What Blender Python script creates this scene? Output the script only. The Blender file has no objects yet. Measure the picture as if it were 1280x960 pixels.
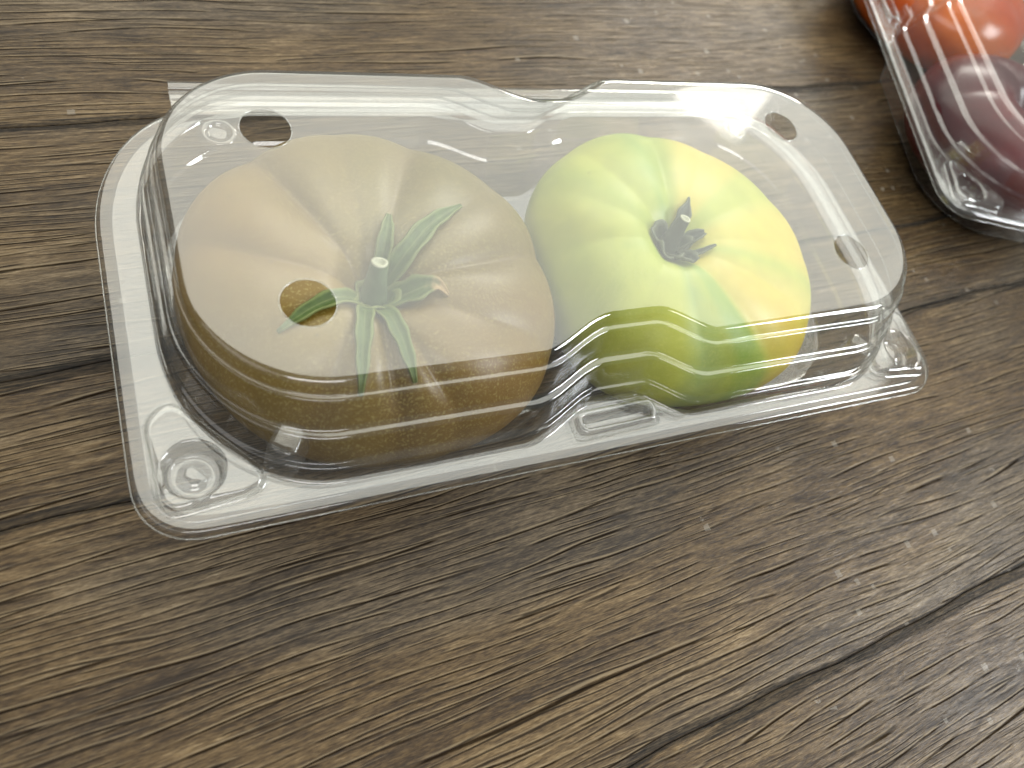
import bpy, bmesh, math, random
import numpy as np
from mathutils import Vector, Matrix
from mathutils.bvhtree import BVHTree

random.seed(7)
rng = np.random.default_rng(7)
S = bpy.context.scene
COL = S.collection
R = math.radians

# ------------------------------------------------------------------ camera
cam = bpy.data.cameras.new('camera')
cam.sensor_width = 36.0
cam.lens = 983.1 / 1280 * 36.0
cam.clip_start = 0.005
cam.clip_end = 50
cam.dof.use_dof = True
cam.dof.focus_distance = 0.18
cam.dof.aperture_fstop = 15.0
camo = bpy.data.objects.new('camera', cam)
COL.objects.link(camo)
M = Matrix(((0.901469608, 0.137236219, -0.410510372, -0.09851),
            (-0.301088805, 0.880172621, -0.366935538, -0.10057),
            (0.310963144, 0.454381313, 0.834769157, 0.16958),
            (0, 0, 0, 1)))
camo.matrix_world = M
S.camera = camo

# ------------------------------------------------------------------ world, lamps, exposure
W = bpy.data.worlds.new('World')
S.world = W
W.use_nodes = True
bg = W.node_tree.nodes['Background']
bg.inputs['Color'].default_value = (0.95, 0.99, 0.97, 1)
bg.inputs['Strength'].default_value = 0.20


def area(name, az, el, dist, sx, sy, radiance, col=(1, 1, 1)):
    l = bpy.data.lights.new(name, 'AREA')
    l.shape = 'RECTANGLE'
    l.size, l.size_y = sx, sy
    l.energy = radiance * math.pi * sx * sy
    l.color = col
    o = bpy.data.objects.new(name, l)
    COL.objects.link(o)
    d = Vector((math.cos(R(el)) * math.cos(R(az)), math.cos(R(el)) * math.sin(R(az)), math.sin(R(el))))
    o.location = d * dist
    o.rotation_euler = d.to_track_quat('Z', 'Y').to_euler()
    return o


def panel(name, az, el, dist, h0, h1, v0, v1, radiance, col):
    """Rectangular lamp on a tilted plane facing the table: h runs to the left, v up."""
    o = area(name, az, el, dist, h1 - h0, v1 - v0, radiance, col)
    d = Vector((math.cos(R(el)) * math.cos(R(az)), math.cos(R(el)) * math.sin(R(az)), math.sin(R(el))))
    h = Vector((-math.sin(R(az)), math.cos(R(az)), 0))
    v = d.cross(h)
    o.location = d * dist + h * (h0 + h1) / 2 + v * (v0 + v1) / 2
    rot = Matrix((h, v, d)).transposed()
    o.rotation_euler = rot.to_euler()
    return o


panel('ceiling_light', 60, 54, 1.6, .10, 1.25, -.72, .85, 3.0, (1.0, 0.99, 0.88))
panel('ceiling_light', 60, 54, 1.6, -1.15, .10, -.72, .85, 2.55, (0.99, 1.0, 0.91))
area('window_light', 40.5, 32.2, 1.5, 0.15, 0.11, 4.0, (1.0, 0.95, 0.84))
area('far_window_light', 47, 25.5, 1.5, 0.55, 0.12, 30.0, (1.0, 0.96, 0.88))
area('side_light', -21, 37, 1.5, 0.44, 0.30, 30.0, (0.95, 0.98, 1.0))
area('rear_light', 195, 55, 1.6, 1.2, 0.8, 0.8, (1.0, 0.97, 0.93))
area('front_light', 262, 62, 1.6, 0.7, 0.35, 7.0, (1.0, 0.98, 0.95))

S.view_settings.view_transform = 'Standard'
S.view_settings.look = 'None'
S.view_settings.exposure = 0.0
S.view_settings.gamma = 1.0
S.render.engine = 'CYCLES'
S.cycles.use_denoising = True
S.cycles.max_bounces = 6
S.cycles.diffuse_bounces = 2
S.cycles.glossy_bounces = 3
S.cycles.adaptive_threshold = 0.03
S.cycles.transparent_max_bounces = 40
S.cycles.sample_clamp_indirect = 6


# ------------------------------------------------------------------ helpers
def link(name, me, mat=None, parent=None):
    o = bpy.data.objects.new(name, me)
    COL.objects.link(o)
    if mat and not me.materials:
        me.materials.append(mat)
    if parent:
        o.parent = parent
    return o


def empty(name, loc, label=None, cat=None, group=None):
    o = bpy.data.objects.new(name, None)
    COL.objects.link(o)
    o.location = loc
    o.empty_display_size = .01
    if label:
        o['label'] = label
    if cat:
        o['category'] = cat
    if group:
        o['group'] = group
    return o


def mesh(name, v, f, smooth=True):
    me = bpy.data.meshes.new(name)
    me.from_pydata([tuple(map(float, p)) for p in v], [], [tuple(map(int, q)) for q in f])
    me.update()
    if smooth:
        me.polygons.foreach_set('use_smooth', [True] * len(me.polygons))
    return me


def ring_faces(nr, n, closed=True, off=0):
    fs = []
    for i in range(nr - 1):
        for j in range(n if closed else n - 1):
            k = (j + 1) % n
            fs.append((off + i * n + j, off + (i + 1) * n + j, off + (i + 1) * n + k, off + i * n + k))
    return fs


def solidify(o, t, offset=0.0):
    m = o.modifiers.new('thickness', 'SOLIDIFY')
    m.thickness = t
    m.offset = offset


class NT:
    """Small node-tree helper."""

    def __init__(self, name):
        self.m = bpy.data.materials.new(name)
        self.m.use_nodes = True
        self.t = self.m.node_tree
        self.t.nodes.clear()

    def n(self, kind, **kw):
        nd = self.t.nodes.new(kind)
        ins = kw.pop('ins', {})
        for k, v in kw.items():
            setattr(nd, k, v)
        for k, v in ins.items():
            self.set(nd.inputs[k], v)
        return nd

    def set(self, sock, v):
        if isinstance(v, bpy.types.NodeSocket):
            self.t.links.new(v, sock)
        elif isinstance(v, bpy.types.Node):
            self.t.links.new(v.outputs[0], sock)
        else:
            if sock.type == 'RGBA' and len(v) == 3:
                v = (*v, 1)
            sock.default_value = v

    def math(self, op, a, b=0.0, c=0.0, clamp=False):
        nd = self.n('ShaderNodeMath', operation=op, use_clamp=clamp)
        for i, v in enumerate((a, b, c)):
            self.set(nd.inputs[i], v)
        return nd.outputs[0]

    def vmul(self, a, b):
        nd = self.n('ShaderNodeVectorMath', operation='MULTIPLY')
        self.set(nd.inputs[0], a)
        self.set(nd.inputs[1], b)
        return nd.outputs[0]

    def vadd(self, a, b):
        nd = self.n('ShaderNodeVectorMath', operation='ADD')
        self.set(nd.inputs[0], a)
        self.set(nd.inputs[1], b)
        return nd.outputs[0]

    def noise(self, vec, scale, detail=4, rough=.55, dist=0.0):
        nd = self.n('ShaderNodeTexNoise', ins={'Vector': vec, 'Scale': scale, 'Detail': detail, 'Roughness': rough, 'Distortion': dist})
        return nd.outputs['Fac']

    def ramp(self, fac, stops, interp='LINEAR'):
        nd = self.n('ShaderNodeValToRGB')
        nd.color_ramp.interpolation = interp
        e = nd.color_ramp.elements
        while len(e) < len(stops):
            e.new(0.5)
        for i, (p, c) in enumerate(stops):
            e[i].position = p
            e[i].color = (*c, 1) if len(c) == 3 else c
        self.set(nd.inputs['Fac'], fac)
        return nd.outputs['Color']

    def step(self, v, lo, hi, a=0.0, b=1.0):
        nd = self.n('ShaderNodeMapRange', interpolation_type='SMOOTHSTEP')
        for i, x in enumerate((v, lo, hi, a, b)):
            self.set(nd.inputs[i], x)
        return nd.outputs[0]

    def mix(self, fac, a, b, blend='MIX'):
        nd = self.n('ShaderNodeMix', data_type='RGBA', blend_type=blend)
        self.set(nd.inputs['Factor'], fac)
        self.set(nd.inputs[6], a)
        self.set(nd.inputs[7], b)
        return nd.outputs[2]

    def bump(self, h, strength, dist, normal=None):
        nd = self.n('ShaderNodeBump', ins={'Height': h, 'Strength': strength, 'Distance': dist})
        if normal is not None:
            self.set(nd.inputs['Normal'], normal)
        return nd.outputs[0]

    def out(self, sh):
        o = self.n('ShaderNodeOutputMaterial')
        self.set(o.inputs['Surface'], sh)
        return self.m


# ------------------------------------------------------------------ materials
def mat_wood():
    g = NT('weathered wood plank')
    tc = g.n('ShaderNodeTexCoord').outputs['Object']
    rnd = g.n('ShaderNodeObjectInfo').outputs['Random']
    seed = g.n('ShaderNodeCombineXYZ', ins={'X': g.math('MULTIPLY', rnd, 13.7), 'Y': g.math('MULTIPLY', rnd, 5.3), 'Z': g.math('MULTIPLY', rnd, 31.0)}).outputs[0]
    v0 = g.vadd(tc, seed)
    # slow waviness of the grain
    wv = g.noise(g.vmul(v0, (11, 30, 1)), 1.0, 2, .5)
    wob = g.n('ShaderNodeCombineXYZ', ins={'Y': g.math('MULTIPLY', g.math('SUBTRACT', wv, .5), .0024)}).outputs[0]
    v = g.vadd(v0, wob)
    tone = g.noise(g.vmul(v, (9, 75, 1)), 1.0, 3, .6)
    patch = g.noise(g.vmul(v, (22, 55, 1)), 1.0, 3, .6)
    patch2 = g.noise(g.vmul(v, (9, 26, 3)), 1.0, 2, .5)
    mid = g.noise(g.vmul(v, (75, 800, 1)), 1.0, 3, .7)
    fib = g.noise(g.vmul(v, (420, 2600, 1)), 1.0, 2, .7)
    t = g.math('ADD', g.math('MULTIPLY', g.math('SUBTRACT', tone, .5), .40), g.math('MULTIPLY', g.math('SUBTRACT', patch, .5), .45))
    t = g.math('ADD', t, g.math('MULTIPLY', g.math('SUBTRACT', mid, .5), .80))
    t = g.math('ADD', t, g.math('MULTIPLY', g.math('SUBTRACT', fib, .5), .62))
    t = g.math('ADD', t, .425)
    col = g.ramp(t, [(.20, (.024, .015, .009)), (.38, (.066, .041, .019)), (.52, (.120, .078, .036)), (.66, (.192, .131, .066)), (.84, (.32, .235, .13))])
    grey = g.ramp(t, [(.20, (.020, .019, .018)), (.42, (.060, .053, .044)), (.58, (.112, .098, .079)), (.8, (.25, .225, .185))])
    col = g.mix(g.step(patch2, .48, .68, 0, .42), col, grey)
    # long dark cracks with an embossing highlight painted pale along one side
    vy = g.n('ShaderNodeSeparateXYZ', ins={'Vector': v}).outputs[1]
    ph1 = g.math('MULTIPLY_ADD', vy, 290.0, g.math('MULTIPLY', g.noise(g.vmul(v, (9, 48, 1)), 1.0, 2, .45), 4.2))
    crs = g.math('SUBTRACT', g.math('FRACT', ph1), .5)
    crv = g.math('ABSOLUTE', crs)
    brk = g.noise(g.vmul(v, (34, 120, 1)), 1.0, 3, .6)
    cmask = g.step(brk, .40, .54)
    line = g.math('MULTIPLY', g.step(crv, .03, .085, 1, 0), cmask)
    lip = g.math('MULTIPLY', g.math('MULTIPLY', g.step(crs, .07, .10), g.step(crs, .13, .20, 1, 0)), cmask)
    ph2 = g.math('MULTIPLY_ADD', vy, 640.0, g.math('MULTIPLY', g.noise(g.vadd(g.vmul(v, (14, 85, 1)), (3, 7, 0)), 1.0, 2, .45), 5.0))
    c2s = g.math('SUBTRACT', g.math('FRACT', ph2), .5)
    m2 = g.step(g.noise(g.vmul(v, (45, 160, 2)), 1.0, 2, .6), .44, .56)
    line2 = g.math('MULTIPLY', g.step(g.math('ABSOLUTE', c2s), .05, .15, 1, 0), m2)
    lip2 = g.math('MULTIPLY', g.math('MULTIPLY', g.step(c2s, .12, .17), g.step(c2s, .22, .30, 1, 0)), m2)
    col = g.mix(g.math('MULTIPLY', g.math('MAXIMUM', lip, g.math('MULTIPLY', lip2, .7)), .50), col, (.29, .225, .135))
    col = g.mix(g.math('MULTIPLY', line2, .85), col, (.018, .013, .009))
    col = g.mix(g.math('MULTIPLY', line, .84), col, (.011, .008, .006))
    line = g.math('MAXIMUM', line, g.math('MULTIPLY', line2, .7))
    # dark printed margins along the joints
    el = g.n('ShaderNodeAttribute', attribute_name='edge_low').outputs['Fac']
    eh = g.n('ShaderNodeAttribute', attribute_name='edge_high').outputs['Fac']
    ew = g.noise(g.vmul(v, (16, 260, 1)), 1.0, 4, .6)
    wdt = g.math('MULTIPLY_ADD', g.step(ew, .40, .62), .0022, .0004)
    joint = g.math('MAXIMUM', g.step(g.math('SUBTRACT', el, g.math('MULTIPLY', wdt, .6)), .0, .0006, 1, 0), g.step(g.math('SUBTRACT', eh, wdt), .0, .0006, 1, 0))
    joint = g.math('MULTIPLY', joint, g.step(fib, .25, .6, 1, .72))
    col = g.mix(g.math('MULTIPLY', joint, .85), col, (.026, .026, .026))
    # small pale flecks, denser towards the right
    vo = g.n('ShaderNodeTexVoronoi', distance='CHEBYCHEV', ins={'Vector': v, 'Scale': 125.0, 'Randomness': 1.0})
    csep = g.n('ShaderNodeSeparateColor', ins={'Color': vo.outputs['Color']})
    size = g.math('MULTIPLY_ADD', csep.outputs[1], .06, .06)
    edge = g.math('ADD', vo.outputs['Distance'], g.math('MULTIPLY', g.math('SUBTRACT', g.noise(tc, 1600, 2), .5), .09))
    fl = g.math('LESS_THAN', edge, size)
    geo = g.n('ShaderNodeNewGeometry').outputs['Position']
    wx = g.n('ShaderNodeSeparateXYZ', ins={'Vector': geo}).outputs[0]
    dens = g.math('ADD', g.noise(geo, 22, 2), g.step(wx, -.06, .10, -.20, .10))
    pick = g.math('GREATER_THAN', csep.outputs[0], g.step(dens, .32, .72, 1.0, -.45))
    fl = g.math('MULTIPLY', g.math('MULTIPLY', fl, pick), g.math('MULTIPLY_ADD', csep.outputs[2], .35, .18))
    col = g.mix(fl, col, (.36, .335, .29))
    h = g.math('ADD', g.math('MULTIPLY', mid, .45), g.math('MULTIPLY', fib, .35))
    nrm = g.bump(h, .6, .0006)
    rough = g.step(mid, .3, .7, .46, .30)
    rough = g.math('SUBTRACT', rough, g.math('MULTIPLY', fl, .12))
    b = g.n('ShaderNodeBsdfPrincipled', ins={'Base Color': col, 'Roughness': rough, 'Normal': nrm, 'Specular IOR Level': g.math('MULTIPLY', g.math('SUBTRACT', 1.0, g.math('MAXIMUM', line, joint)), .26)})
    return g.out(b)


def mat_plain(name, col, rough=.5, spec=.5):
    g = NT(name)
    nz = g.noise(g.n('ShaderNodeTexCoord').outputs['Object'], 300, 4)
    c = g.mix(g.step(nz, .3, .7), tuple(x * .75 for x in col), tuple(x * 1.2 for x in col))
    return g.out(g.n('ShaderNodeBsdfPrincipled', ins={'Base Color': c, 'Roughness': rough, 'Specular IOR Level': spec}))


def mat_plastic():
    g = NT('clear thermoformed plastic')
    geo = g.n('ShaderNodeNewGeometry')
    tc = g.n('ShaderNodeTexCoord').outputs['Object']
    nrm = geo.outputs['Normal']
    dot = g.n('ShaderNodeVectorMath', operation='DOT_PRODUCT', ins={0: nrm, 1: geo.outputs['Incoming']}).outputs['Value']
    c = g.math('ABSOLUTE', dot)
    inv = g.math('SUBTRACT', 1.0, c, clamp=True)
    p5 = g.math('POWER', inv, 5.0)
    F1 = g.math('MULTIPLY_ADD', p5, .94, .056)
    F = g.math('DIVIDE', g.math('MULTIPLY', F1, 2.0), g.math('ADD', F1, 1.0))   # both faces of the sheet
    tint = g.mix(g.math('POWER', inv, 3.0), (.976, .980, .976), (.50, .53, .52))  # darker edge-on: dark refraction bands at the creases put into the tint
    tr = g.n('ShaderNodeBsdfTransparent', ins={'Color': tint})
    smear = g.noise(tc, 60, 1, .6)
    gl = g.n('ShaderNodeBsdfGlossy', ins={'Color': (1, 1, 1), 'Roughness': g.step(smear, .35, .75, .035, .12)})
    m = g.n('ShaderNodeMixShader', ins={0: F, 1: tr, 2: gl})
    df = g.n('ShaderNodeBsdfTranslucent', ins={'Color': (.9, .9, .88)})
    df2 = g.n('ShaderNodeBsdfDiffuse', ins={'Color': (.9, .9, .88)})
    hz = g.n('ShaderNodeMixShader', ins={0: .5, 1: df, 2: df2})
    hazeamt = g.step(smear, .3, .8, .022, .060)
    m2 = g.n('ShaderNodeMixShader', ins={0: hazeamt, 1: m, 2: hz})
    return g.out(m2)


def mat_tomato(name, speck, speckcol, rough=.3, blotch=(.5, .5, .5), blotch_amt=.0, sss=.12):
    g = NT(name)
    tc = g.n('ShaderNodeTexCoord').outputs['Object']
    col = g.n('ShaderNodeAttribute', attribute_name='pigment').outputs['Color']
    n1 = g.noise(tc, 70, 4, .6)
    col = g.mix(g.step(n1, .35, .75, 0, blotch_amt), col, blotch)
    n3 = g.noise(tc, 240, 4, .6)
    col = g.mix(g.step(n3, .3, .7, .0, .28), col, g.mix(1.0, col, (.72, .72, .72), 'MULTIPLY'))
    n2 = g.noise(tc, 1900, 2, .6)
    col = g.mix(g.step(n2, .54, .66, 0, speck), col, speckcol)
    vo = g.n('ShaderNodeTexVoronoi', ins={'Vector': tc, 'Scale': 210.0})
    cs = g.n('ShaderNodeSeparateColor', ins={'Color': vo.outputs['Color']})
    dot = g.math('MULTIPLY', g.math('LESS_THAN', vo.outputs['Distance'], .07), g.math('GREATER_THAN', cs.outputs[0], .90))
    col = g.mix(g.math('MULTIPLY', dot, .6), col, (.05, .035, .015))
    nb = g.bump(n3, .05, .0005)
    b = g.n('ShaderNodeBsdfPrincipled', ins={'Base Color': col, 'Roughness': rough, 'Normal': nb, 'Subsurface Weight': 0.0, 'Subsurface Radius': (.004, .003, .001), 'Subsurface Scale': .5, 'Specular IOR Level': .45})
    return g.out(b)


def mat_leaf(name, base, edge, dry=None):
    g = NT(name)
    tc = g.n('ShaderNodeTexCoord').outputs['Object']
    n1 = g.noise(tc, 350, 5, .65)
    u = g.n('ShaderNodeAttribute', attribute_name='along').outputs['Fac']
    w = g.n('ShaderNodeAttribute', attribute_name='across').outputs['Fac']
    col = g.mix(g.step(n1, .3, .7), base, tuple(x * 1.7 for x in base))
    col = g.mix(g.step(g.math('ABSOLUTE', w), .65, 1.0, 0, .55), col, edge)
    col = g.mix(g.step(g.math('ABSOLUTE', w), .0, .14, .35, 0), col, edge)
    if dry:
        col = g.mix(g.step(g.math('ADD', u, g.math('MULTIPLY', g.math('SUBTRACT', n1, .5), .5)), .60, .80, 0, 1), col, dry)
    b = g.n('ShaderNodeBsdfPrincipled', ins={'Base Color': col, 'Roughness': .55, 'Normal': g.bump(n1, .4, .0005)})
    return g.out(b)


WOOD = mat_wood()
PLASTIC = mat_plastic()
SUB = mat_plain('dark joint filler', (.02, .019, .017), .8)

# ------------------------------------------------------------------ table: planks laid side by side
TH = 0.075
table = link('table_top', mesh('table_top', [(-.75, -.45, -.03), (.95, -.45, -.03), (.95, .55, -.03), (-.75, .55, -.03),
                                            (-.75, -.45, -.004), (.95, -.45, -.004), (.95, .55, -.004), (-.75, .55, -.004)],
                                  [(0, 3, 2, 1), (4, 5, 6, 7), (0, 1, 5, 4), (1, 2, 6, 5), (2, 3, 7, 6), (3, 0, 4, 7)], False), SUB)
table.rotation_euler.z = TH
table['kind'] = 'structure'
seams = [-.447, -.372, -.300, -.2310, -.1168, -.0309, .0016, .0705, .131, .196, .268, .341, .407, .472, .547]
GAP, BEV = .00014, .00035
for i, (y0, y1) in enumerate(zip(seams[:-1], seams[1:])):
    wd = (y1 - y0) - GAP
    hw = wd / 2
    nx = 160
    prof = [(-hw, -.0038), (-hw, -BEV), (-hw + BEV * .35, -BEV * .3), (-hw + BEV, 0), (hw - BEV, 0), (hw - BEV * .35, -BEV * .3), (hw, -BEV), (hw, -.0038)]
    v, f = [], []
    for k in range(nx + 1):
        x = -.745 + 1.69 * k / nx
        # edges of the boards wander a little
        for (py, pz) in prof:
            yy = (y0 if py < 0 else y1)
            v.append((x, py + .0005 * math.sin(x * 61 + yy * 900) + .0003 * math.sin(x * 173 + yy * 500), pz))
    n = len(prof)
    for k in range(nx):
        for j in range(n - 1):
            f.append((k * n + j, (k + 1) * n + j, (k + 1) * n + j + 1, k * n + j + 1))
    f.append(tuple(range(n - 1, -1, -1)))
    f.append(tuple(nx * n + j for j in range(n)))
    me = mesh('plank', v, f, False)
    me.flip_normals()
    a = me.attributes.new('edge_low', 'FLOAT', 'POINT')
    b = me.attributes.new('edge_high', 'FLOAT', 'POINT')
    a.data.foreach_set('value', [prof[k % n][0] + hw for k in range(len(v))])
    b.data.foreach_set('value', [hw - prof[k % n][0] for k in range(len(v))])
    o = link('plank', me, WOOD, table)
    o.location = (0, (y0 + y1) / 2, 0)

# ------------------------------------------------------------------ clamshell outline
LA, LB, LR = .0920, .0393, .0255     # lid top half length, half depth, corner radius
LP = .0074                            # depth of the waist
H2, H1 = .0414, .0200                 # lid top, flange


def waist(x, front):
    """Inward bend of the long sides; the front one is broader on its left."""
    if front:
        l1, l0, r0, r1 = -.027, -.0055, .0045, .0195
    else:
        l1, l0, r0, r1 = -.0225, -.0030, .0035, .0225
    t = (l0 - x) / (l0 - l1) if x < l0 else (x - r0) / (r1 - r0)
    t = min(max(t, 0), 1)
    return LP * (1 - (t * t * (3 - 2 * t)))


def base_outline(N=560):
    pts = []
    xs = np.linspace(LA - LR, -(LA - LR), 400)
    for x in xs:
        pts.append((x, LB - waist(x, False)))
    for t in np.linspace(R(90), R(180), 120)[1:]:
        pts.append((-(LA - LR) + LR * math.cos(t), LB - LR + LR * math.sin(t)))
    for t in np.linspace(R(180), R(270), 120):
        pts.append((-(LA - LR) + LR * math.cos(t), -(LB - LR) + LR * math.sin(t)))
    for x in xs[::-1][1:]:
        pts.append((x, -LB + waist(x, True)))
    for t in np.linspace(R(270), R(360), 120)[1:]:
        pts.append((LA - LR + LR * math.cos(t), -(LB - LR) + LR * math.sin(t)))
    for t in np.linspace(0, R(90), 120)[:-1]:
        pts.append((LA - LR + LR * math.cos(t), LB - LR + LR * math.sin(t)))
    P = np.array(pts)
    Q = np.vstack([P, P[:1]])
    s = np.concatenate([[0], np.cumsum(np.linalg.norm(np.diff(Q, axis=0), axis=1))])
    u = np.linspace(0, s[-1], N, endpoint=False)
    P = np.stack([np.interp(u, s, Q[:, 0]), np.interp(u, s, Q[:, 1])], 1)
    T = np.roll(P, -1, 0) - np.roll(P, 1, 0)
    T /= np.linalg.norm(T, axis=1)[:, None]
    Nn = np.stack([T[:, 1], -T[:, 0]], 1)
    for _ in range(3):
        Nn = (np.roll(Nn, 1, 0) + 2 * Nn + np.roll(Nn, -1, 0))
        Nn /= np.linalg.norm(Nn, axis=1)[:, None]
    return P, Nn


OP, ON = base_outline()
NO = len(OP)


def level(d):
    return OP + ON * np.array([.45 * d, d])


FA, FB = .105, .0553


def inside(x, y):
    if abs(x) > FA or y < -FB or y > .0487:
        return False
    ax = abs(x)
    if y < 0:
        r = .011
        if ax > FA - r and y < -FB + r:
            return (ax - FA + r) ** 2 + (y + FB - r) ** 2 < r * r
    else:
        rx, ry = .027, .036
        if ax > FA - rx and y > .0487 - ry:
            return ((ax - FA + rx) / rx) ** 2 + ((y - .0487 + ry) / ry) ** 2 < 1
    return True


def flange_outline():
    out = []
    for (x, y) in level(.0105):
        k = min(max(x, -.066), .066)
        d = np.array([x - k * .985, y])
        d /= np.linalg.norm(d)
        p = np.array([x, y])
        lo, hi = 0.0, .06
        if not inside(*p):
            out.append(p)
            continue
        for _ in range(36):
            m = (lo + hi) / 2
            q = p + d * m
            if inside(*q):
                lo = m
            else:
                hi = m
        out.append(p + d * lo)
    out = np.array(out)
    for _ in range(2):
        out = (np.roll(out, 1, 0) + 2 * out + np.roll(out, -1, 0)) / 4
    return out


FO = flange_outline()
FN = np.roll(FO, -1, 0) - np.roll(FO, 1, 0)
FN /= np.linalg.norm(FN, axis=1)[:, None]
FN = np.stack([FN[:, 1], -FN[:, 0]], 1)


def fill_plane(loops, z):
    """Triangles of a flat face bounded by an outer loop and holes."""
    bm = bmesh.new()
    es = []
    for lp in loops:
        vs = [bm.verts.new((p[0], p[1], z)) for p in lp]
        for i in range(len(vs)):
            es.append(bm.edges.new((vs[i], vs[(i + 1) % len(vs)])))
    bmesh.ops.triangle_fill(bm, use_beauty=True, use_dissolve=False, edges=es)
    bm.verts.index_update()
    v = [tuple(p.co) for p in bm.verts]
    f = [tuple(q.index for q in fc.verts) if fc.normal.z > 0 else tuple(q.index for q in reversed(fc.verts)) for fc in bm.faces]
    bm.free()
    return v, f


def weld(name, parts):
    bm = bmesh.new()
    for v, f in parts:
        vs = [bm.verts.new(tuple(map(float, p))) for p in v]
        for q in f:
            try:
                bm.faces.new([vs[k] for k in q])
            except ValueError:
                pass
    bmesh.ops.remove_doubles(bm, verts=bm.verts, dist=2e-6)
    bmesh.ops.recalc_face_normals(bm, faces=bm.faces)
    me = bpy.data.meshes.new(name)
    bm.to_mesh(me)
    bm.free()
    me.polygons.foreach_set('use_smooth', [True] * len(me.polygons))
    return me


def circle(cx, cy, r, n=40):
    return [(cx + r * math.cos(2 * math.pi * k / n), cy + r * math.sin(2 * math.pi * k / n)) for k in range(n)]


HOLES = [(-.0703, .0215), (-.0703, -.0215), (.0703, .0215), (.0703, -.0215)]
HR = .0053


def flange_rings(rings, d0, z0, zf, steps, shrink, lip, part=1.0):
    a = level(d0)
    outer = FO - FN * (shrink + .0009)
    outer = a * (1 - part) + outer * part
    for k in range(1, steps + 1):
        s = k / steps
        q = a * (1 - s) + outer * s
        rings.append((q, zf))
    for (din, dz) in lip:
        rings.append((FO - FN * (shrink + din), zf + dz))


def rings_to_mesh(rings):
    v = []
    for q, z in rings:
        v += [(p[0], p[1], z) for p in q]
    return v, ring_faces(len(rings), NO)


LID_PROFILE = [(-.0042, .0414), (-.0030, .0414), (-.0018, .04135), (-.0008, .0411), (-.0002, .0406), (.0000, .0399), (.0004, .0390), (.0005, .0387),
               (.0007, .0385), (.0010, .03845), (.0016, .03845), (.0019, .0383), (.0021, .0379),
               (.0040, .0320), (.0042, .0315), (.0046, .0312), (.0051, .0311), (.0057, .0311), (.0061, .0310), (.0065, .0307), (.0067, .0302),
               (.0082, .0250), (.0084, .0246), (.0087, .0244), (.0095, .0244), (.0099, .0242), (.0101, .0237), (.0103, .0215), (.0106, .0206), (.0112, .0202)]


def make_lid():
    rings = [(level(d), z) for d, z in LID_PROFILE]
    flange_rings(rings, .0112, .0202, .0202, 30, 0.0, [(.0005, -.0001), (.0002, -.0004), (.0, -.0010), (-.0002, -.0018)])
    body = rings_to_mesh(rings)
    loops = [level(-.0042)] + [circle(x, y, HR + .0006) for x, y in HOLES]
    parts = [body, fill_plane(loops, H2)]
    for x, y in HOLES:
        v = [(p[0], p[1], H2) for p in circle(x, y, HR + .0006)] + [(p[0], p[1], H2) for p in circle(x, y, HR)]
        parts.append((v, ring_faces(2, 40)))
    me = weld('lid', parts)
    # the pressed corner pads and the latch replace the flat flange there
    cuts = [[(x * k, y) for x, y in rounded_poly([(-.1002, -.0506), (-.0800, -.0484), (-.0962, -.0290), (-.1004, -.0320)], .0038, 6)] for k in (1, -1)]
    cuts.append(stadium(-.0028, -.0478, .0106, .0025, .03, 32, .002))
    bm = bmesh.new()
    bm.from_mesh(me)

    def hit(p, poly):
        c = False
        for i in range(len(poly)):
            (x0, y0), (x1, y1) = poly[i - 1], poly[i]
            if (y0 > p.y) != (y1 > p.y) and p.x < (x1 - x0) * (p.y - y0) / (y1 - y0) + x0:
                c = not c
        return c
    dead = []
    for fc in bm.faces:
        c = fc.calc_center_median()
        if c.z < .0204 and c.y < -.02 and any(hit(c, q) for q in cuts):
            dead.append(fc)
    bmesh.ops.delete(bm, geom=dead, context='FACES')
    for vt in bm.verts:
        if vt.co.z < .0204 and vt.co.y < -.02 and vt.is_boundary:
            best = None
            for q in cuts:
                for i in range(len(q)):
                    a, b = Vector(q[i - 1]), Vector(q[i])
                    p = vt.co.to_2d()
                    u = min(max((p - a).dot(b - a) / max((b - a).length_squared, 1e-12), 0), 1)
                    c = a + (b - a) * u
                    d = (c - p).length
                    if d < .0018 and (best is None or d < best[0]):
                        best = (d, c)
            if best:
                vt.co.x, vt.co.y = best[1]
    bm.to_mesh(me)
    bm.free()
    return me


def make_tray():
    prof = [(-.0030, .0012), (-.0010, .0012), (.0006, .0014), (.0018, .0020), (.0026, .0032), (.0052, .0105), (.0056, .0110), (.0064, .0113), (.0068, .0118), (.0086, .0176), (.0090, .0186), (.0098, .0190)]
    rings = [(level(d), z) for d, z in prof]
    flange_rings(rings, .0098, .0190, .0191, 8, .0022, [(.0005, -.0001), (.0001, -.0005), (0, -.0014)])
    return weld('tray', [rings_to_mesh(rings), fill_plane([level(-.0030)], .0012)])


def rounded_poly(pts, r, n=8):
    """Closed polygon (counter-clockwise) with every corner rounded."""
    out = []
    m = len(pts)
    for i in range(m):
        p0, p1, p2 = (Vector(pts[i - 1]), Vector(pts[i]), Vector(pts[(i + 1) % m]))
        d0, d1 = (p0 - p1).normalized(), (p2 - p1).normalized()
        ang = d0.angle(d1)
        t = min(r / math.tan(ang / 2), .46 * (p0 - p1).length, .46 * (p2 - p1).length)
        a, b = p1 + d0 * t, p1 + d1 * t
        for k in range(n + 1):
            s = k / n
            out.append(tuple((a * (1 - s) + p1 * s) * (1 - s) + (p1 * (1 - s) + b * s) * s))
    return out


def resample(pts, n):
    P = np.array(pts)
    Q = np.vstack([P, P[:1]])
    s = np.concatenate([[0], np.cumsum(np.linalg.norm(np.diff(Q, axis=0), axis=1))])
    u = np.linspace(0, s[-1], n, endpoint=False)
    return np.stack([np.interp(u, s, Q[:, 0]), np.interp(u, s, Q[:, 1])], 1)


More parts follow.
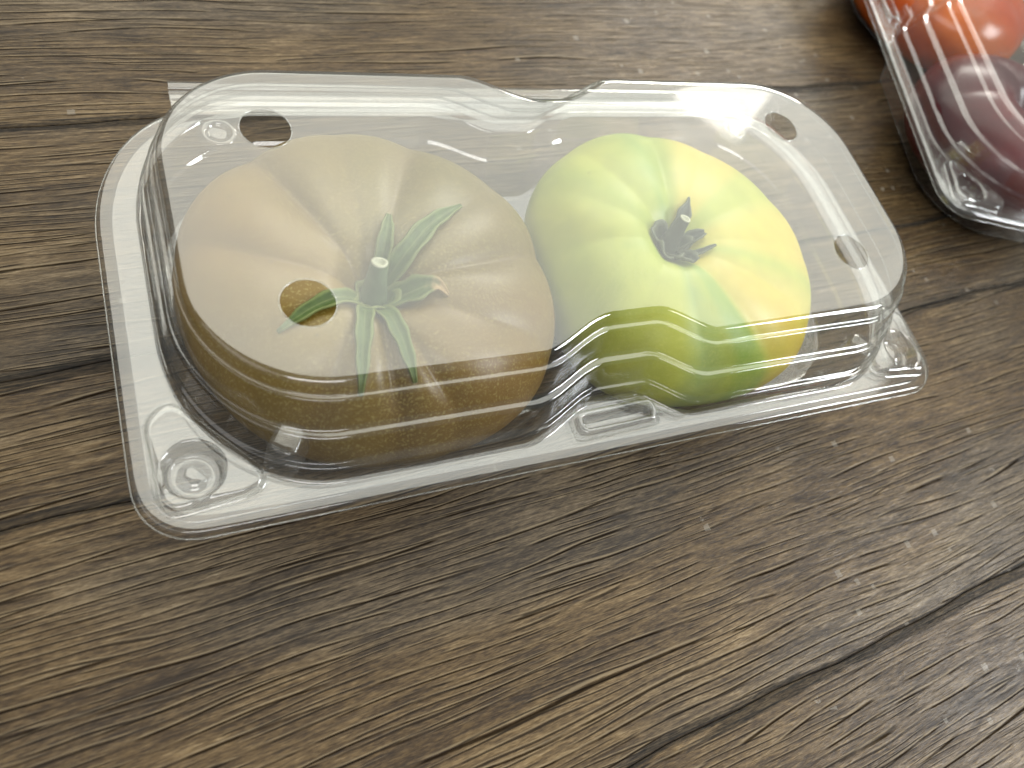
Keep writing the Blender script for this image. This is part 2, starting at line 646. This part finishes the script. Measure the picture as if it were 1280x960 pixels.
def make_pad(sx):
    """Raised three-sided corner pad with a round pressed-in button."""
    tri = [(-.1015, -.0520), (-.0775, -.0492), (-.0965, -.0268), (-.1018, -.0310)]
    c = np.array([-.0941, -.0432])
    P = resample(rounded_poly(tri, .0048, 10), 72)
    ang = np.arctan2(P[:, 1] - c[1], P[:, 0] - c[0])

    def ins(d):
        v = P - c
        return c + v * (1 - d / np.linalg.norm(v, axis=1))[:, None]

    def circ(r):
        return c + r * np.stack([np.cos(ang), np.sin(ang)], 1)
    z = H1 + .0004
    rings = [(ins(0), z), (ins(.0005), z + .0001), (ins(.0008), z + .0005), (ins(.0011), z + .0014), (ins(.0015), z + .0018), (ins(.0022), z + .0019)]
    for s in (.04, .5, .93):
        rings.append((ins(.0022) * (1 - s) + circ(.0062) * s, z + .0019))
    rings += [(circ(.0062), z + .0019), (circ(.0057), z + .0018), (circ(.0053), z + .0012), (circ(.0049), z - .0002), (circ(.0045), z - .0016),
              (circ(.0041), z - .0020), (circ(.0030), z - .0020), (circ(.0024), z - .0016), (circ(.0016), z - .0012), (circ(.0007), z - .0011)]
    v = []
    for q, zz in rings:
        v += [(p[0] * -sx, p[1], zz) for p in q]
    n = len(P)
    f = ring_faces(len(rings), n)
    f.append(tuple((len(rings) - 1) * n + k for k in range(n)))
    return weld('corner_pad', [(v, f)])


def loft(name, rings, cap=True):
    n = len(rings[0])
    v = [p for r in rings for p in r]
    f = ring_faces(len(rings), n)
    if cap:
        f.append(tuple((len(rings) - 1) * n + k for k in range(n)))
    return weld(name, [(v, f)])


def stadium(cx, cy, l, w, ang, n=48, r=None):
    r = r or w
    pts = rounded_poly([(-l, -w), (l, -w), (l, w), (-l, w)], r, 8)
    P = resample(pts, n)
    c, s = math.cos(ang), math.sin(ang)
    return [(cx + c * x - s * y, cy + s * x + c * y) for x, y in P]


def make_latch():
    cx, cy, a = -.0028, -.0478, .03
    z = H1 + .0004
    rs = []
    for l, w, dz in ((.0118, .0037, 0), (.0114, .0033, .0004), (.0109, .0029, .0016), (.0105, .0026, .0021), (.0099, .0021, .0023), (.0094, .0017, .0021), (.0091, .0014, .0010), (.0086, .0010, -.0008), (.0080, .0006, -.0010)):
        rs.append([(x, y, z + dz) for x, y in stadium(cx, cy, l, w, a, r=.0020 if w > .002 else w)])
    return loft('latch', rs)


def make_lug(sx):
    cx, cy = .0768 * sx, -.0425
    rs = []
    for l, w, dz, oy in ((.0036, .0046, 0, 0), (.0034, .0044, .0010, .0002), (.0031, .0040, .0040, .0008), (.0029, .0037, .0050, .0010), (.0024, .0032, .0055, .0012), (.0012, .0016, .0056, .0012)):
        rs.append([(x, y + oy, H1 + .0004 + dz) for x, y in stadium(cx, cy, l, w, -.62 * -sx, 32, .0022)])
    return loft('lug', rs)


def make_stud(sx):
    c = np.array([.0768 * sx, .0392])
    rs = []
    for r, dz in ((.0048, 0), (.0045, .0003), (.0042, .0012), (.0038, .0016), (.0030, .0016), (.0026, .0010), (.0020, .0006), (.0008, .0005)):
        rs.append([(x, y, H1 + .0004 + dz) for x, y in circle(c[0], c[1], r, 32)])
    return loft('snap_stud', rs)


def make_hinge():
    prof = [(.0470, .0204), (.0480, .0207), (.0490, .0213), (.0500, .0210), (.0508, .0204), (.0516, .0203), (.0526, .0209), (.0538, .0216), (.0550, .0216), (.0560, .0209), (.0565, .0198), (.0560, .0188), (.0548, .0184), (.0530, .0186), (.0500, .0188), (.0475, .0188)]
    v, f = [], []
    nx = 40
    for k in range(nx + 1):
        x = -.0858 + .1716 * k / nx
        for y, z in prof:
            v.append((x, y, z))
    n = len(prof)
    for k in range(nx):
        for j in range(n - 1):
            f.append((k * n + j, (k + 1) * n + j, (k + 1) * n + j + 1, k * n + j + 1))
    return weld('hinge', [(v, f)])


def loop_tube(name, pts, z, r, n=8):
    """Rounded cut edge of the sheet along a closed loop."""
    P = np.array(pts)
    T = np.roll(P, -1, 0) - np.roll(P, 1, 0)
    T /= np.linalg.norm(T, axis=1)[:, None]
    Nn = np.stack([T[:, 1], -T[:, 0]], 1)
    rs = []
    for k in range(n + 1):
        a = 2 * math.pi * k / n
        q = P + Nn * r * math.cos(a)
        rs.append([(x, y, z + r * math.sin(a)) for x, y in q])
    return loft(name, rs, cap=False)


ME = dict(rim=[loop_tube('hole_rim', circle(x, y, HR), H2, .0002) for x, y in HOLES],
          edge=loop_tube('flange_edge', FO + FN * .0002, H1 - .0016, .00022), lid=make_lid(), tray=make_tray(), hinge=make_hinge(), latch=make_latch(),
          pad=[make_pad(-1), make_pad(1)], lug=[make_lug(-1), make_lug(1)], stud=[make_stud(-1), make_stud(1)])


def clamshell(loc, rz, label):
    e = empty('plastic_clamshell', loc, label, 'food container', 'clear plastic tomato clamshells')
    e.rotation_euler.z = rz
    for key in ('lid', 'tray', 'hinge', 'latch'):
        o = link(key, ME[key], PLASTIC, e)
        if key == 'lid':
            for m in ME['rim']:
                link('hole_rim', m, PLASTIC, o)
            link('flange_edge', ME['edge'], PLASTIC, o)
    for k in (0, 1):
        link('corner_pad', ME['pad'][k], PLASTIC, e)
        link('lug', ME['lug'][k], PLASTIC, e)
        link('snap_stud', ME['stud'][k], PLASTIC, e)
    return e


clamshell((0, 0, 0), 0, 'whole clear plastic clamshell in the middle holding the brown and the yellow-green tomato')

# ------------------------------------------------------------------ tomatoes


def tomato_mesh(name, r, zc, ht, hb, grooves, paint, pole=(0, 0), dimple=(.0075, .007), ex=(1, 1), nt=200, nph=90, low=.50, bulge=()):
    th = np.linspace(0, 2 * np.pi, nt, endpoint=False)
    ph = np.linspace(-np.pi / 2, np.pi / 2, nph)
    TT, PP = np.meshgrid(th, ph)
    c, s = np.cos(PP), np.sin(PP)
    rho = np.where(s > 0, np.abs(c) ** .86, np.abs(c) ** low)
    zz = np.sign(s) * np.abs(s) ** .92
    g = np.zeros_like(TT)
    for a, d, w in grooves:
        da = (TT - R(a) + np.pi) % (2 * np.pi) - np.pi
        g += d * np.exp(-(np.abs(da) / R(w)) ** 1.3)
    lobes = .008 * np.sin(3 * TT + 1.0) + .007 * np.sin(5 * TT + .3)
    for a, d, w in bulge:
        da = (TT - R(a) + np.pi) % (2 * np.pi) - np.pi
        lobes = lobes + d * np.exp(-(da / R(w)) ** 2)
    sh = np.clip((s + .75) / 1.5, 0, 1) ** 1.2
    X = r * rho * (1 - .55 * g * sh * (1 - .4 * np.abs(s)) + lobes)
    bell = np.exp(-((PP - R(50)) / R(30)) ** 2)
    Z = np.where(zz > 0, ht, hb) * zz - r * .55 * g * bell
    x = X * np.cos(TT) * ex[0]
    y = X * np.sin(TT) * ex[1]
    up = np.clip((s - .25) / .75, 0, 1) ** 2
    x += pole[0] * up
    y += pole[1] * up
    dr = rho * r
    Z -= np.where(s > 0, dimple[0] * np.exp(-(dr / dimple[1]) ** 2) + dimple[0] * .35 * np.exp(-(dr / (dimple[1] * 2.2)) ** 2), 0)
    V = np.stack([x, y, Z + zc], -1).reshape(-1, 3)
    f = []
    for i in range(nph - 1):
        for j in range(nt):
            k = (j + 1) % nt
            f.append((i * nt + j, i * nt + k, (i + 1) * nt + k, (i + 1) * nt + j))
    me = mesh(name, V, f)
    at = me.color_attributes.new('pigment', 'FLOAT_COLOR', 'POINT')
    C = paint(TT, PP, g).reshape(-1, 3)
    buf = np.ones((len(V), 4), np.float32)
    buf[:, :3] = C
    at.data.foreach_set('color', buf.ravel())
    return me, [Vector(map(float, p)) for p in V], f


def az_color(TT, stops):
    a = np.array([s[0] for s in stops], float)
    c = np.array([s[1] for s in stops], float)
    a2 = np.concatenate([a - 360, a, a + 360])
    c2 = np.vstack([c, c, c])
    d = np.degrees(TT) % 360
    return np.stack([np.interp(d, a2, c2[:, k]) for k in range(3)], -1)


def lerp(a, b, t):
    return a * (1 - t[..., None]) + np.array(b) * t[..., None]


def paint_brown(TT, PP, g):
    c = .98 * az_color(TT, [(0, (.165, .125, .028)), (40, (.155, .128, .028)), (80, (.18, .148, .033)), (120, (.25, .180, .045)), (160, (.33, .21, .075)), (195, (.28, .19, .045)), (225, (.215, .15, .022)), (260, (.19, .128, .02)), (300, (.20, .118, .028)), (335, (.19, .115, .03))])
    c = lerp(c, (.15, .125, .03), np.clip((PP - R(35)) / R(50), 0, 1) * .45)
    c = lerp(c, (.105, .062, .022), np.clip(g * 5.5, 0, .65))  # reddish-brown grooves, their colour deepened to stand in for shading between ribs
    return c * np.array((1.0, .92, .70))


def paint_yellow(TT, PP, g):
    Y, G, L, O, P_ = (.78, .60, .075), (.27, .42, .045), (.52, .56, .075), (.80, .57, .065), (.40, .52, .16)
    M_ = (.42, .50, .060)
    c = az_color(TT, [(5, Y), (22, L), (34, L), (46, Y), (66, Y), (78, M_), (94, G), (106, M_), (122, L), (140, M_), (158, L), (172, L), (186, M_), (205, M_), (228, L), (242, L), (252, P_), (264, M_), (270, G), (280, G), (287, Y), (302, O), (318, Y), (334, L), (346, Y)])
    c = lerp(c, (.33, .46, .07), np.clip((PP - R(48)) / R(42), 0, 1) * .45)
    c = lerp(c, (.26, .40, .05), np.clip(g * 2.2, 0, .40))
    return c * .86


def paint_flat(a, b):
    def p(TT, PP, g):
        c = np.zeros(TT.shape + (3,)) + np.array(a)
        c = lerp(c, b, np.clip(.5 + .5 * np.sin(2.3 * TT + 3 * PP), 0, 1))
        return c
    return p


def place_tomato(label, loc, mdef, mat, group='tomatoes in the clamshells'):
    e = empty('tomato', loc, label, 'tomato', group)
    me, V, f = mdef
    link('fruit', me, mat, e)
    return e, BVHTree.FromPolygons(V, f)


def ground(bvh, x, y):
    h = bvh.ray_cast(Vector((x, y, .2)), Vector((0, 0, -1)))
    return h[0].z if h[0] else .02


def sepal(parent, bvh, path, widths, lifts, mat, cup=.25, n=18, name='sepal'):
    """Leaf strip along a path given in the tomato's own coordinates; lifts are heights above the skin."""
    P = np.array(path, float)
    s = np.concatenate([[0], np.cumsum(np.linalg.norm(np.diff(P, axis=0), axis=1))])
    u = np.linspace(0, s[-1], n)
    X = np.stack([np.interp(u, s, P[:, 0]), np.interp(u, s, P[:, 1])], 1)
    for _ in range(3):
        Y = X.copy()
        Y[1:-1] = (X[:-2] + 2 * X[1:-1] + X[2:]) / 4
        X = Y
    t = u / s[-1]
    wd = np.interp(t, np.linspace(0, 1, len(widths)), widths)
    lf = np.interp(t, np.linspace(0, 1, len(lifts)), lifts)
    T = np.gradient(X, axis=0)
    T /= np.linalg.norm(T, axis=1)[:, None]
    Nn = np.stack([-T[:, 1], T[:, 0]], 1)
    v, al, ac = [], [], []
    m = 7
    for i in range(n):
        for k in range(m):
            a = -1 + 2 * k / (m - 1)
            jag = 1.0 + .10 * math.sin(i * 1.3 + k + len(path) + 40 * X[0][0])
            x, y = X[i] + Nn[i] * a * wd[i] * .5 * jag
            cx, cy = X[i]
            z = .6 * ground(bvh, x, y) + .4 * ground(bvh, cx, cy) + lf[i] + cup * wd[i] * (a * a - .3)
            v.append((x, y, max(z, ground(bvh, x, y) + .0004)))
            al.append(float(t[i]))
            ac.append(a)
    f = ring_faces(n, m, closed=False)
    me = mesh(name, v, f)
    me.attributes.new('along', 'FLOAT', 'POINT').data.foreach_set('value', al)
    me.attributes.new('across', 'FLOAT', 'POINT').data.foreach_set('value', ac)
    o = link(name, me, mat, parent)
    solidify(o, .00045)
    return o


def collar(parent, bvh, cx, cy, r, rise, mat, seed, n=56):
    """Cup of fused, curled sepal bases round the stem."""
    rr = random.Random(seed)
    ph = [rr.uniform(0, 6.28) for _ in range(3)]
    prof = [(.25, .0), (.45, .05), (.65, .20), (.82, .62), (.93, .95), (1.0, 1.0), (1.07, .80), (1.10, .50)]
    v, al, ac = [], [], []
    for i, (q, h) in enumerate(prof):
        for k in range(n):
            t = 2 * math.pi * k / n
            w = 1 + .16 * math.sin(3 * t + ph[0]) + .09 * math.sin(5 * t + ph[1]) + .05 * math.sin(9 * t + ph[2])
            hh = h * rise * (.65 + .35 * math.sin(4 * t + ph[1])) * (1 + .25 * math.sin(7 * t + ph[2]))
            x, y = cx + r * q * w * math.cos(t), cy + r * q * w * math.sin(t)
            v.append((x, y, max(ground(bvh, x, y), .7 * ground(bvh, cx, cy) + .3 * ground(bvh, x, y)) + .0006 + hh))
            al.append(0.0)
            ac.append(1.0 if i in (4, 5, 6) else .5)
    me = mesh('calyx_collar', v, ring_faces(len(prof), n))
    me.attributes.new('along', 'FLOAT', 'POINT').data.foreach_set('value', al)
    me.attributes.new('across', 'FLOAT', 'POINT').data.foreach_set('value', ac)
    o = link('calyx_collar', me, mat, parent)
    solidify(o, .0004)
    return o


def tube(name, path, radii, mat, parent, n=20, end=None, endmat=None):
    """Round stem along a path with a cut, slightly hollow end."""
    P = [Vector(p) for p in path]
    v = []
    for i, p in enumerate(P):
        d = (P[min(i + 1, len(P) - 1)] - P[max(i - 1, 0)]).normalized()
        a = d.cross(Vector((.3, 1, .1))).normalized()
        b = d.cross(a)
        for k in range(n):
            t = 2 * math.pi * k / n
            rr = radii[i] * (1 + .06 * math.sin(3 * t + i))
            v.append(p + a * rr * math.cos(t) + b * rr * math.sin(t))
    f = ring_faces(len(P), n)
    o = link(name, mesh(name, v, f), mat, parent)
    d = (P[-1] - P[-2]).normalized()
    a = d.cross(Vector((.3, 1, .1))).normalized()
    b = d.cross(a)
    v2 = []
    r0 = radii[-1]
    prof = [(1.0, -.10), (1.03, .06), (.92, .14), (.72, .14), (.60, .02), (.48, -.30), (.22, -.34), (.02, -.34)]
    for q, h in prof:
        for k in range(n):
            t = 2 * math.pi * k / n
            qq = q * (1 + .05 * math.sin(3 * t + len(P) - 1))
            v2.append(P[-1] + a * r0 * qq * math.cos(t) + b * r0 * qq * math.sin(t) + d * r0 * h)
    link('stem_cut', mesh('stem_cut', v2, ring_faces(len(prof), n)), endmat, o)
    return o


BROWN = mat_tomato('brown heirloom skin', .60, (.36, .30, .10), .36, (.19, .115, .022), .35)
YELLOW = mat_tomato('yellow green striped skin', .12, (.85, .75, .25), .42, (.62, .62, .08), .30)
ORANGE = mat_tomato('orange red tomato skin', .05, (.8, .2, .05), .22, (.60, .09, .02), .4)
MAROON = mat_tomato('dark maroon tomato skin', .10, (.22, .05, .04), .28, (.055, .012, .016), .6)
LEAF = mat_leaf('green sepal', (.052, .085, .018), (.25, .28, .09))
LEAFT = mat_leaf('green sepal with dry tip', (.052, .085, .018), (.25, .28, .09), (.36, .25, .12))
LEAFD = mat_leaf('withered grey green sepal', (.020, .031, .018), (.15, .17, .10))
STEMG = mat_plain('green stem', (.10, .15, .07), .55)
STEMD = mat_plain('dark withered stem', (.045, .06, .042), .6)
CUT = mat_plain('pale cut stem end', (.46, .47, .34), .6)

# left, brown
cL = (-.0500, -.0058)
gr = [(2, .10, 9), (34, .035, 8), (66, .075, 8), (92, .03, 7), (122, .11, 9), (164, .075, 10), (205, .03, 9), (238, .08, 7), (263, .11, 6), (281, .07, 6), (324, .055, 10)]
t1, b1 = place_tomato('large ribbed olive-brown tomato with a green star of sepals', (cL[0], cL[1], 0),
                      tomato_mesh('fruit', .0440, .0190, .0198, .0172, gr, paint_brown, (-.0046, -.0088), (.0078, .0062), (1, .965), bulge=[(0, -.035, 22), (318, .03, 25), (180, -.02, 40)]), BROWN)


def L(*pts):
    return [(x - cL[0], y - cL[1]) for x, y in pts]


sx0, sy0 = L((-.0546, -.0158))[0]
sepal(t1, b1, L((-.0535, -.0140), (-.0480, -.0100), (-.0390, -.0015), (-.0298, .0046)), (.0035, .0046, .0042, .0030, .0008), (.0010, .0016, .0012, .0008, .0004), LEAF)
sepal(t1, b1, L((-.0540, -.0140), (-.0515, -.0076), (-.0485, .0004)), (.0034, .0034, .0030, .0012), (.0010, .0022, .0024, .0018), LEAF)
sepal(t1, b1, L((-.0540, -.0165), (-.0480, -.0180), (-.0428, -.0178), (-.0408, -.0206)), (.0046, .0066, .0062, .0030, .0006), (.0010, .0014, .0016, .0018, .0008), LEAFT)
sepal(t1, b1, L((-.0560, -.0160), (-.0600, -.0172), (-.0680, -.0198), (-.0760, -.0236)), (.0042, .0038, .0034, .0026, .0006), (.0010, .0012, .0010, .0008, .0006), LEAF)
sepal(t1, b1, L((-.0562, -.0175), (-.0585, -.0210), (-.0612, -.0300), (-.0630, -.0385)), (.0034, .0036, .0032, .0024, .0008), (.0008, .0008, .0006, .0006, .0004), LEAF)
sepal(t1, b1, L((-.0550, -.0180), (-.0540, -.0225), (-.0530, -.0300), (-.0520, -.0378)), (.0036, .0038, .0036, .0026, .0008), (.0008, .0010, .0008, .0006, .0004), LEAF)
zb = ground(b1, sx0, sy0)
collar(t1, b1, sx0, sy0, .0042, .0012, LEAF, 9)
tube('stem', [(sx0, sy0, zb - .001), (sx0 + .0001, sy0 - .0001, zb + .002), (sx0 + .0003, sy0 + .0016, zb + (.0400 - zb) * .6), (sx0 + .0005, sy0 + .0030, .0400)], (.0042, .0031, .0023, .0017), STEMG, t1, endmat=CUT)

# right, yellow green
cR = (.0330, -.0058)
gr = [(20, .045, 13), (56, .035, 12), (82, .07, 10), (122, .055, 12), (150, .035, 12), (178, .07, 12), (222, .04, 13), (252, .035, 10), (285, .05, 10), (318, .045, 13), (350, .04, 12)]
t2, b2 = place_tomato('ribbed yellow and green striped tomato with a small dark withered stem', (cR[0], cR[1], 0),
                      tomato_mesh('fruit', .0422, .0190, .0192, .0172, gr, paint_yellow, (-.0085, -.003), (.0066, .0070), (1, 1), low=.42, bulge=[(177, -.05, 24), (222, .065, 22), (268, -.03, 25)]), YELLOW)


def Q(*pts):
    return [(x - cR[0], y - cR[1]) for x, y in pts]


qx, qy = Q((.0232, -.0088))[0]
zb = ground(b2, qx, qy)
collar(t2, b2, qx, qy, .0050, .0020, LEAFD, 4)
sepal(t2, b2, Q((.0255, -.0060), (.0280, -.0035), (.0296, -.0014), (.0314, .0008), (.0324, .0024)), (.0026, .0028, .0036, .0012, .0004), (.0010, .0015, .0016, .0010, .0006), LEAFD, .3)
sepal(t2, b2, Q((.0250, -.0084), (.0285, -.0084), (.0330, -.0080)), (.0034, .0032, .0032, .0014), (.0010, .0017, .0018, .0010), LEAFD, .4)
sepal(t2, b2, Q((.0250, -.0125), (.0295, -.0132), (.0338, -.0125)), (.0030, .0016, .0005), (.0012, .0014, .0010), LEAFD, .3)
sepal(t2, b2, Q((.0232, -.0105), (.0240, -.0128), (.0250, -.0152), (.0256, -.0166)), (.0042, .0060, .0056, .0030), (.0008, .0012, .0018, .0014), LEAFD, .35)
tube('stem', [(qx, qy, zb - .001), (qx + .0002, qy + .0003, zb + .002), (qx + .0012, qy + .0015, zb + (.0398 - zb) * .65), (qx + .0018, qy + .0022, .0398)], (.0038, .0028, .0018, .0014), STEMD, t2, endmat=CUT)

# ------------------------------------------------------------------ second clamshell, cut by the top right corner of the picture
C2 = (.2346, .0898)
clamshell((C2[0], C2[1], 0), R(-106.4), 'clear plastic clamshell at the top right corner holding the orange and the maroon tomato')
gr2 = [(20, .04, 12), (95, .04, 12), (160, .05, 10), (230, .04, 12), (300, .05, 10)]
t3, b3 = place_tomato('glossy orange-red tomato at the top edge of the picture', (.2310, .1165, 0),
                      tomato_mesh('fruit', .0405, .0190, .0195, .0172, gr2, paint_flat((.78, .19, .022), (.66, .10, .018))), ORANGE)
t4, b4 = place_tomato('dark maroon tomato at the right edge of the picture, in front of the orange one', (.2068, .0372, 0),
                      tomato_mesh('fruit', .0375, .0190, .0195, .0172, gr2, paint_flat((.15, .020, .022), (.09, .014, .018))), MAROON)
